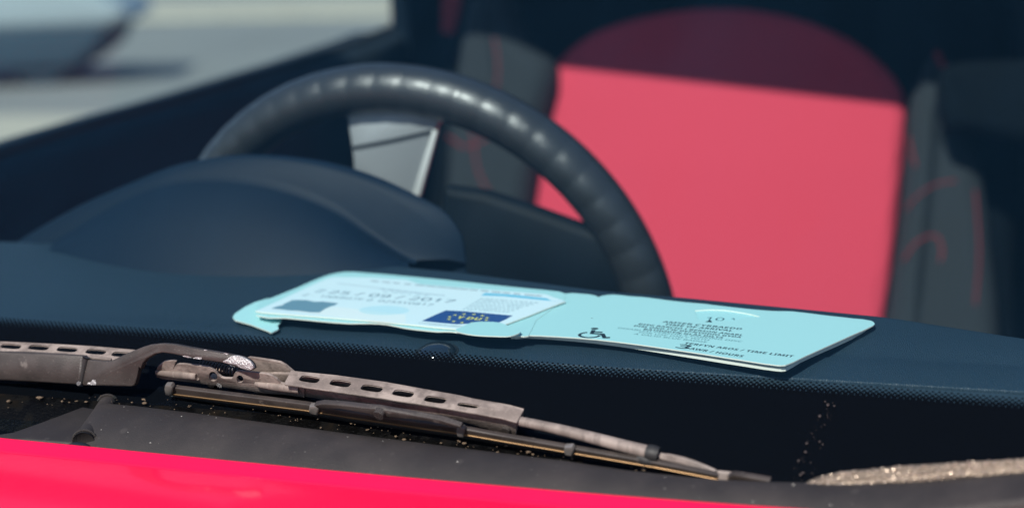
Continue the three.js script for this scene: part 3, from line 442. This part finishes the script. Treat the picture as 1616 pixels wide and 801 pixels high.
// ---- the cabin round them: door, pillars, roof, rear wall, floor
{
  const XL = -0.6, DP = plane(V(XL, 0, 0), V(1, 0, 0), V(0, 0, -1));
  const sillPx = [[-260, 330], [-120, 297], [0, 262], [60, 240], [130, 217], [210, 192], [320, 160], [420, 128], [520, 96], [600, 68], [645, 50]], sill = sillPx.map((q) => hit(...q, DP)), zB = sill[sill.length - 1].z;
  const dl = (z, y) => [-z, y - 0];                                          // door plane's own axes: e1 = -z, e2 = y
  const low = sill.map((q) => dl(q.z, q.y)); void low;
  const doorShape = [...sill.map((q) => [-(q.z), DP.e2.y * q.y]), [-(zB), DP.e2.y * 0.25], [-(sill[0].z), DP.e2.y * 0.25]];
  const door = part('driver_door', crease(ext(doorShape, DP, 0.09, { local: true, bevel: 0.02, seg: 5 }), 60), std({ name: 'door_trim', color: lin(0.005, 0.015, 0.028), roughness: 0.85 }), car, 'dark inner door trim below the side window');
  part('weather_strip', sweep(sill.map((q) => q.clone().add(V(-0.025, 0.002, 0))), [0.007, 0.007], 10), M.rubber, door);
  const sg = sill.map((q) => V(XL - 0.03, q.y - 0.01, q.z)), sgt = sill.map((q) => V(XL + 0.02, 1.36, q.z)); part('side_window', loft([sg, sgt]), M.side, door, 'clear driver window');
  const pil = part('centre_pillar', crease(ext([[-zB - 0.004, DP.e2.y * 0.25], [-zB + 0.3, DP.e2.y * 0.25], [-zB + 0.26, DP.e2.y * 1.38], [-zB + 0.012, DP.e2.y * 1.38]], DP, 0.03, { local: true, bevel: 0.009, seg: 4 }), 60), phy({ name: 'pillar_trim', color: lin(0.004, 0.009, 0.016), roughness: 0.8, specularIntensity: 0.2 }), car);
  part('seat_belt', sweep([at(716, -40, 1.80), at(712, 10, 1.80), at(706, 52, 1.81)], [0.011, 0.012, 0.008], 10, [1, 0.25], V(0, 0, 1)), M.thread, pil, 'short red strap beside the seat');
  part('rear_quarter', [box(-0.66, -0.6, 0.25, 1.38, -1.7, zB - 0.2)], M.liner, car);
  part('rear_wall', [box(-0.66, 0.98, 0.25, 1.4, -1.76, -1.7)], M.liner, car);
  part('floor_pan', [box(-0.66, 0.98, 0.18, 0.25, -1.7, 0.12)], M.liner, car);
  const right = part('passenger_side', [box(0.92, 0.98, 0.25, 1.02, -1.7, 0.1), box(0.92, 0.98, 1.02, 1.38, -1.7, -0.85)], M.liner, car); void right;
  // roof: its front edge, bowed forward in the middle, throws the shade on the seat back
  const xs = Array.from({ length: 32 }, (_, i) => -0.64 + i * 0.05), yEdge = (x) => { const s = (zAt(x) - G.o.z) / -0.8660254; return G.o.y + s * 0.5; };
  const under = [xs.map((x) => V(x, yEdge(x) - 0.03, -1.7)), xs.map((x) => V(x, yEdge(x) - 0.028, zAt(x) - 0.06)), xs.map((x) => V(x, yEdge(x) - 0.012, zAt(x) - 0.004)), xs.map((x) => V(x, yEdge(x) + 0.004, zAt(x) - 0.005))];
  const rr = [xs.map((x) => V(x, yEdge(x) + 0.004, zAt(x) - 0.004)), xs.map((x) => V(x, yEdge(x) + 0.03, zAt(x) - 0.05)), xs.map((x) => V(x, yEdge(x) + 0.07, zAt(x) - 0.25)), xs.map((x) => V(x, yEdge(x) + 0.075, -1.76))];
  const roof = part('roof', loft(rr), M.paint, car, 'red roof panel above the cabin');
  part('roof_lining', loft(under), M.liner, roof);
  for (const x of [-0.63, 0.94]) part('front_pillar', sweep([glassPt(x, -0.09), glassPt(x, 0.3), glassPt(x, 0.78)], [0.022, 0.026, 0.03], 14), M.smooth, car);
  part('dimming_window', loft([[-0.86, 0.12].map((z) => V(0.95, 1.0, z)), [-0.86, 0.12].map((z) => V(0.95, 1.36, z))]), phy({ name: 'dimming_glass', color: lin(0.3, 0.38, 0.38), transmission: 1, thickness: 0, roughness: 0, ior: 1.5, specularIntensity: 0.2 }), right, 'unseen passenger window, darkened to dim the cabin');  // out of view; pane added with a dark tint to cut sky light
  const ps = new THREE.Group(); ps.name = 'added_passenger_seat'; ps.userData.label = 'unseen dark passenger seat, added to block light beside the driver seat'; car.add(ps);  // out of view; added to keep sky light off the shaded seat top
  const PS = plane(V(0.56, 0.8, -0.86), V(0, 0.3, 1)), sh = [[-0.22, -0.4], [0.22, -0.4], [0.25, 0], [0.22, 0.24], [0.12, 0.32], [0.11, 0.42], [-0.11, 0.42], [-0.12, 0.32], [-0.22, 0.24], [-0.25, 0]];
  part('seat_back', crease(ext(sh, PS, 0.14, { local: true, bevel: 0.04, curve: 4, seg: 5 }), 60), M.black, ps);
  for (const d of [-1, 1]) part('side_bolster', crease(ext([[d * 0.17, -0.38], [d * 0.25, -0.38], [d * 0.27, 0], [d * 0.22, 0.2], [d * 0.17, 0.1]], shifted(PS, 0.05), 0.08, { local: true, bevel: 0.02, seg: 4 }), 60), M.cloth, ps);
  part('lower_bulkhead', [box(-0.62, 0.92, 0.3, 0.9, 0.1, 0.14)], M.liner, car);
}

// ---------------------------------------------------------------- parking disc wallet and badge
const LEAF = plane(hit(945, 467, shifted(D, 0.002)), tilt(4.5)), LF = shifted(LEAF, 0);
function print(p, x0, x1, y0, y1, ppm, base, paint) {                        // ink on paper, laid out in the sheet's own metres
  const c = document.createElement('canvas'); c.width = Math.min(2048, Math.round((x1 - x0) * ppm)); c.height = Math.min(2048, Math.round((y1 - y0) * ppm));
  const k = c.getContext('2d'), sx = c.width / (x1 - x0), sy = c.height / (y1 - y0); k.fillStyle = base; k.fillRect(0, 0, c.width, c.height);
  const q = (X, Y) => { const a = on(X, Y, p); return [(a.x - x0) * sx, (y1 - a.y) * sy]; };
  const words = (str, xl, yl, xr, yr, mm, font = 'bold', color = '#24343c', face = 'sans-serif') => {
    const a = q(xl, yl), b = q(xr, yr), len = Math.hypot(b[0] - a[0], b[1] - a[1]); k.save(); k.translate(a[0], a[1]); k.rotate(Math.atan2(b[1] - a[1], b[0] - a[0])); k.fillStyle = color; k.font = font + ' 100px ' + face; const w = k.measureText(str).width;
    k.scale(len / w, mm / 1000 * sy / 72); k.fillText(str, 0, 0); k.restore();
  };
  const poly = (pts, color) => { k.beginPath(); pts.forEach((r, i) => { const a = q(...r); i ? k.lineTo(...a) : k.moveTo(...a); }); k.closePath(); k.fillStyle = color; k.fill(); };
  paint({ k, q, words, poly, sx, sy });
  const t = new THREE.CanvasTexture(c); t.colorSpace = THREE.SRGBColorSpace; t.repeat.set(1 / (x1 - x0), 1 / (y1 - y0)); t.offset.set(-x0 / (x1 - x0), -y0 / (y1 - y0)); t.anisotropy = 16; return t;
}
const CYAN = '#' + lin(0.37, 0.65, 0.65).getHexString(), INK = '#1c2c34';
const paperBump = fine;
{
  const wallet = thing('parking_disc', 'open cyan card parking disc on the dashboard, with wheelchair symbol and time window', 'parking disc', hit(840, 520, D));
  // right leaf: face sheet with a window, dial behind it, cream inner sheets
  const rightPx = [[806, 529], [830, 505], [880, 472], [892, 463], [915, 463], [940, 466], [944, 468.5], [950, 466.5], [968, 464.5], [992, 467], [1020, 469], [1050, 473], [1080, 476.5], [1110, 479], [1160, 485], [1220, 490.5], [1250, 491], [1300, 497], [1345, 502], [1376, 506], [1381, 510.5], [1378, 513.5], [1350, 526], [1310, 544], [1270, 562], [1240, 575.5], [1225, 575.5], [1180, 569], [1120, 559.5], [1060, 550.5], [1000, 542], [940, 535], [880, 530.5], [830, 528.5]];
  const win = [[1097, 489.5], [1120, 488], [1145, 488.8], [1170, 492.5], [1188, 496], [1200.5, 499.6], [1186, 500.2], [1150, 506], [1130, 505.5], [1101.5, 503.5]];
  const ink = print(LF, -0.10, 0.13, -0.10, 0.03, 8800, CYAN, ({ k, q, words, poly, sx }) => {
    for (let i = 0; i < 900; i++) { k.fillStyle = `rgba(${rnd() < 0.5 ? '255,255,255' : '60,120,130'},0.035)`; k.fillRect(rnd() * 2048, rnd() * 1200, 2 + rnd() * 60, 1 + rnd() * 2); }
    words('AMSER CYRRAEDD', 1044.8, 508.4, 1170.7, 520.2, 2.6, 'bold', INK);
    words('TIME OF ARRIVAL', 1048, 512.6, 1155.7, 523, 2.6, 'bold', INK);
    words("DISG BARCIO I BERSON ANABL", 1006, 511.8, 1172, 529.8, 2.2, 'bold', INK);
    words("DIM OND I'W DEFNYDDIO GYDA", 998.7, 514.6, 1169, 533, 2.2, 'bold', INK);
    words('BATHODYN GLAS DILYS', 1014, 519.8, 1140.7, 533.6, 2.2, 'bold', INK);
    words("DISABLED PERSON'S PARKING DISC", 973.6, 517.8, 1170.7, 539.8, 1.9, '', '#3c6068');
    words('FOR USE ONLY WITH', 1007, 524.8, 1119, 537.4, 1.9, '', '#3c6068');
    words('A VALID BLUE BADGE', 1000, 527.3, 1115.6, 540.6, 1.9, '', '#3c6068');
    words('TERFYN AROS / TIME LIMIT', 1078.8, 542.4, 1251, 563.6, 2.7, 'bold', INK);
    words('3', 1064, 548, 1088, 551, 5.6, 'bold', INK);
    words('AWR / HOURS', 1087, 550.6, 1172, 563.4, 2.7, 'bold', INK);
    poly([[1113.5, 507.5], [1123.8, 508.6], [1122, 504.2]], INK);
    // wheelchair symbol
    // laid out in tenths of its width: wheel, seated figure, head
    const o = q(906, 531.2), e = q(962, 534.9), ux = [(e[0] - o[0]) / 10, (e[1] - o[1]) / 10], uy = [ux[1] * 0.8, -ux[0] * 0.8], S = (x, y) => [o[0] + ux[0] * x + uy[0] * y, o[1] + ux[1] * x + uy[1] * y], U = Math.hypot(...ux);
    const line = (pts, w) => { k.beginPath(); pts.forEach((r, i) => { const a = S(...r); i ? k.lineTo(...a) : k.moveTo(...a); }); k.lineWidth = w * U; k.stroke(); };
    k.strokeStyle = k.fillStyle = INK; k.lineCap = 'butt'; k.lineJoin = 'round';
    const turn = (cx, cy, rr, a0, a1) => Array.from({ length: 40 }, (_, i) => { const a = (a0 + (a1 - a0) * i / 39) * Math.PI / 180; return [cx + rr * Math.cos(a), cy + rr * Math.sin(a)]; });
    line(turn(3.6, 2.9, 2.75, 118, 372), 0.85);
    line([[3.3, 8.2], [3.75, 4.6], [6.9, 4.6], [8.3, 1.1], [9.7, 1.7]], 1.1); line([[3.5, 6.5], [6.3, 6.5]], 0.9);
    k.beginPath(); turn(3.2, 9.7, 1.05, 0, 360).forEach((r, i) => { const a = S(...r); i ? k.lineTo(...a) : k.moveTo(...a); }); k.fill();
  });
  const sheetMat = std({ name: 'cyan_card', map: ink, roughness: 0.55 });
  const leaf = part('right_leaf', ext(rightPx, LF, 0.0005, { curve: 2, holes: [win] }), [sheetMat, M.card], wallet, 'cyan right leaf printed with the time of arrival text');
  const dialInk = print(LF, -0.10, 0.13, -0.10, 0.03, 8800, '#a2d5d6', ({ words, poly }) => {
    words('10', 1110, 502.3, 1143, 504.2, 4.6, '', '#34545c'); words('.', 1145, 504.8, 1149, 505, 4, 'bold', '#34545c'); words('1', 1153, 504.6, 1164, 504.3, 4.6, '', '#34545c');
    for (const x of [1118, 1133, 1139, 1156]) poly([[x, 504.3], [x + 2, 504.4], [x + 2, 505.3], [x, 505.2]], '#34545c');
  });
  part('time_dial', ext([[1080, 484], [1230, 494], [1210, 512], [1080, 512]], shifted(LF, -0.0006), 0.0003), [std({ name: 'dial_card', map: dialInk, roughness: 0.6 }), M.card], leaf, 'hour dial behind the curved window');
  const grow = (list, dy) => list.map(([x, y]) => y > 520 ? [x, y + dy * clamp((x - 830) / 260)] : [x, y]);
  part('inner_sheet', ext(grow(rightPx, 1.6), shifted(LF, -0.0011), 0.0005, { curve: 2 }), M.card, leaf, 'cream inner sheet showing along the front edge');
  part('back_sheet', ext(grow(rightPx, 4.5).map(([x, y]) => [x > 1240 && y > 505 ? x - 6 : x, y]), shifted(LF, -0.0020), 0.0016, { curve: 2 }), M.card, leaf);
  // left leaf: sheet under the badge, its low torn corner, the thumb tab
  const leftPx = [[404, 497], [408, 478], [430, 469], [470, 453], [500, 440], [520, 433], [545, 428.6], [575, 430], [630, 434.5], [700, 441], [780, 449.5], [840, 455.5], [870, 458.5], [892, 463], [890, 474], [846, 505], [834, 529.3], [820, 529.5], [806, 529.6], [795, 528.5], [780, 529.5], [740, 526.8], [712, 522.4], [690, 522.4], [670, 520.5], [640, 517], [610, 511], [585, 509.3], [550, 509.4], [500, 505.4], [450, 500.5]];
  const c2 = std({ name: 'cyan_card_plain', color: lin(0.37, 0.65, 0.65), roughness: 0.55 });
  const ll = part('left_leaf', ext(leftPx, shifted(LF, 0.0003), 0.0006, { curve: 2 }), [c2, M.card], wallet, 'cyan left leaf under the badge');
  part('torn_corner', ext([[366.8, 500], [370, 494.6], [386, 484], [402, 476.5], [420, 471], [470, 470], [480, 500], [444, 501], [444, 505.5], [440, 511], [437, 513], [438.6, 515.5], [439, 519], [434, 521.5], [427.6, 524.6], [424, 522.6], [395, 511.5], [370, 504.5]], shifted(D, 0.003), 0.0006), [c2, M.card], ll, 'low cyan corner of the left leaf with a torn edge');
  part('thumb_tab', ext([[718, 520.5], [728, 515.5], [740, 510], [752, 507.6], [767, 507.2], [783, 508], [795, 510.6], [806, 516], [822, 523], [806, 529.5], [780, 529.8], [740, 527]], shifted(LF, 0.0022), 0.0005, { curve: 3 }), [c2, M.card], ll, 'rounded cyan tab lapping over the badge');
}
{
  const BL = shifted(LEAF, 0.0014), badge = thing('disabled_badge', 'pale printed badge with blue star ring emblem and date, tucked in the cyan card', 'parking badge', hit(620, 490, D));
  const Za = (X, Y) => [360 + X / 5.771, 420 + Y / 5.771], Zb = (X, Y) => [620 + X / 5.771, 430 + Y / 5.771];
  const ink = print(BL, -0.24, -0.02, -0.08, 0.05, 9200, '#d8edf0', ({ k, q, words, poly }) => {
    for (let i = 0; i < 1400; i++) { k.fillStyle = `rgba(${rnd() < 0.5 ? '255,250,235' : '120,200,215'},0.05)`; k.fillRect(rnd() * 2048, rnd() * 1300, 4 + rnd() * 90, 2 + rnd() * 5); }
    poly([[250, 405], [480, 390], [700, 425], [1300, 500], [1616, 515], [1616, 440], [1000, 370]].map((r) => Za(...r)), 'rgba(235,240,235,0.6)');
    const A = (r) => Za(...r), Bq = (r) => Zb(...r), GR = '#7fa6b0';
    words('25 / 09 / 2017', 515, 462.2, 715, 478, 5.4, '', '#3f6a7c'); words('Z', 494, 460, 509, 461.5, 5, '', '#5d8797');
    words('Z ·  1NK8G7F 0  0255Y0817', 475, 466.2, 681, 482.6, 3.6, '', '#4b7586');
    const dash = (l, r, n, c, w) => { for (let i = 0; i < n; i++) { const a = i / n + 0.012, b = a + (0.55 + 0.4 * rnd()) / n, f = (t) => [l[0] + (r[0] - l[0]) * t, l[1] + (r[1] - l[1]) * t]; const p0 = f(a), p1 = f(Math.min(1, b)); poly([p0, p1, [p1[0] - 1.5, p1[1] + w], [p0[0] - 1.5, p0[1] + w]], c); } };
    dash([583, 442], [860, 466.6], 16, '#8a9aa0', 1.3); dash([530, 446], [724, 468.5], 1, '#a8bfc6', 0.8); dash([600, 455], [705, 466], 9, '#9ab6c0', 1); dash([604, 459], [680, 466], 6, '#9ab6c0', 0.9);
    poly([[390, 385], [440, 365], [490, 355], [510, 340], [580, 308], [630, 305], [720, 308], [780, 322], [860, 320], [1000, 335], [975, 352], [930, 365], [885, 385], [860, 400], [830, 420], [740, 418], [640, 405], [560, 402], [480, 392]].map(A), '#6c93a3');
    poly([[840, 183], [1100, 200], [1400, 232], [1450, 258], [1300, 245], [1000, 215], [800, 208]].map(Bq), '#74c3dd');
    for (let r = 0; r < 7; r++) dash(Zb(790 - r * 26, 232 + r * 16), Zb(1330 - r * 44, 272 + r * 14), 12, '#86aab4', 0.9);
    poly(Array.from({ length: 30 }, (_, i) => Za(1420 + 230 * Math.cos(i / 4.77), 400 + 42 * Math.sin(i / 4.77))), 'rgba(150,215,230,0.35)');
    poly([[482, 342], [640, 350], [1092, 390], [1030, 425], [960, 456], [780, 458], [590, 470], [430, 456], [262, 440], [370, 390]].map(Bq), '#1d4b86');
    dash(Zb(235, 452), Zb(640, 488), 18, '#9fb4bb', 0.9); dash(Zb(330, 468), Zb(600, 492), 10, '#a8bcc2', 0.8);
    words('Y DU', ...Zb(572, 415), ...Zb(795, 434), 3.9, 'bold', '#e8df63');
    for (let i = 0; i < 12; i++) { const t = i / 12 * 2 * Math.PI + 0.26, c = q(...Zb(684 + 176 * Math.cos(t) - 10 * Math.sin(t), 417 + 40 * Math.sin(t) + 4 * Math.cos(t))); k.save(); k.translate(...c); k.beginPath(); for (let j = 0; j < 10; j++) { const R = j % 2 ? 5 : 12.5, a = j * Math.PI / 5 - Math.PI / 2; k.lineTo(R * Math.cos(a), R * Math.sin(a)); } k.closePath(); k.fillStyle = '#e8df63'; k.fill(); k.restore(); }
  });
  const outline = [Za(246, 405), Za(300, 384), Za(420, 330), Za(560, 265), Za(700, 200), Za(820, 145), Za(900, 112), Za(960, 98), Za(1100, 98), Za(1300, 102), Za(1616, 122), Zb(250, 104), Zb(700, 142), Zb(1100, 172), Zb(1400, 198), Zb(1440, 215), Zb(1530, 245), Zb(1572, 259), Zb(1530, 275), Zb(1400, 325), Zb(1250, 385), Zb(1020, 470), Zb(900, 500), Zb(600, 514), Zb(400, 496), Zb(200, 474), Zb(0, 455), Za(1300, 494), Za(900, 462), Za(600, 440), Za(300, 416)];
  part('printed_card', ext(outline, BL, 0.0007), [phy({ name: 'badge_print', map: ink, roughness: 0.5, clearcoat: 0.35, clearcoatRoughness: 0.15 }), M.card], badge);
}

// ---------------------------------------------------------------- the street beyond the driver's window
{
  const g = new THREE.PlaneGeometry(400, 400, 2, 2); g.rotateX(-Math.PI / 2); g.translate(0, -0.008, -100); const uv = g.attributes.uv; for (let i = 0; i < uv.count; i++) uv.setXY(i, uv.getX(i) * 400, uv.getY(i) * 400);
  ground('road', g, std({ name: 'asphalt', map: asphalt, roughness: 0.9 }));
  const strip = (name, z0, z1, x0, x1, y) => { const b = box(x0, x1, -0.06, y, z0, z1); const u = b.attributes.uv, p = b.attributes.position; for (let i = 0; i < u.count; i++) u.setXY(i, p.getX(i), p.getZ(i)); return ground(name, b, std({ name: 'concrete', map: paving, roughness: 0.9 })); };
  strip('pavement', -9.2, -6.2, -26, -2.5, 0.02);
  strip('pavement_001', -34, -24, -40, 10, 0.06);
  // a parked car: body, glasshouse, wheels
  const c = at(-125, 122, 15.5), cy = 0, t = thing('parked_car', 'grey parked car standing on the street beyond the driver window', 'car', V(c.x, cy, c.z));
  const side = plane(V(c.x, 0, c.z), V(0.4, 0, 0.9)), L = (x, y, z) => side.o.clone().addScaledVector(side.e1, x).addScaledVector(side.n, z).add(V(0, y, 0));
  const prof = [[-2.1, 0.5], [-2.15, 0.65], [-2.0, 0.82], [-1.1, 0.95], [1.5, 0.98], [1.75, 0.9], [2.1, 0.72], [2.15, 0.6], [1.95, 0.5]];
  part('sill_skirt', crease(ext([[-2.05, 0.14], [-2.12, 0.3], [-2.1, 0.52], [1.95, 0.52], [1.85, 0.32], [1.6, 0.14]], shifted(side, 0.84), 1.68, { local: true, bevel: 0.06, seg: 3 }), 50), std({ name: 'dark_sill', color: lin(0.02, 0.05, 0.075), roughness: 0.8 }), t);
  part('body', crease(ext(prof, shifted(side, 0.85), 1.7, { local: true, bevel: 0.1, seg: 3 }), 50), std({ name: 'grey_paint', color: lin(0.33, 0.38, 0.4), roughness: 0.35 }), t);
  part('glasshouse', crease(ext([[-1.15, 0.93], [-0.45, 1.4], [0.9, 1.42], [1.6, 0.97]], shifted(side, 0.74), 1.48, { local: true, bevel: 0.08, seg: 3 }), 50), std({ name: 'dark_glass', color: lin(0.02, 0.025, 0.03), roughness: 0.1 }), t);
  for (const x of [-1.35, 1.3]) for (const z of [-0.68, 0.68]) { const w = new THREE.CylinderGeometry(0.3, 0.3, 0.2, 28); w.rotateX(Math.PI / 2); w.rotateY(Math.atan2(side.n.x, side.n.z)); const q = L(x, 0.31, z); w.translate(q.x, q.y, q.z); part('wheel', w, std({ name: 'tyre', color: lin(0.018, 0.04, 0.06), roughness: 0.9 }), t); }
}
renderer.render(scene, camera);
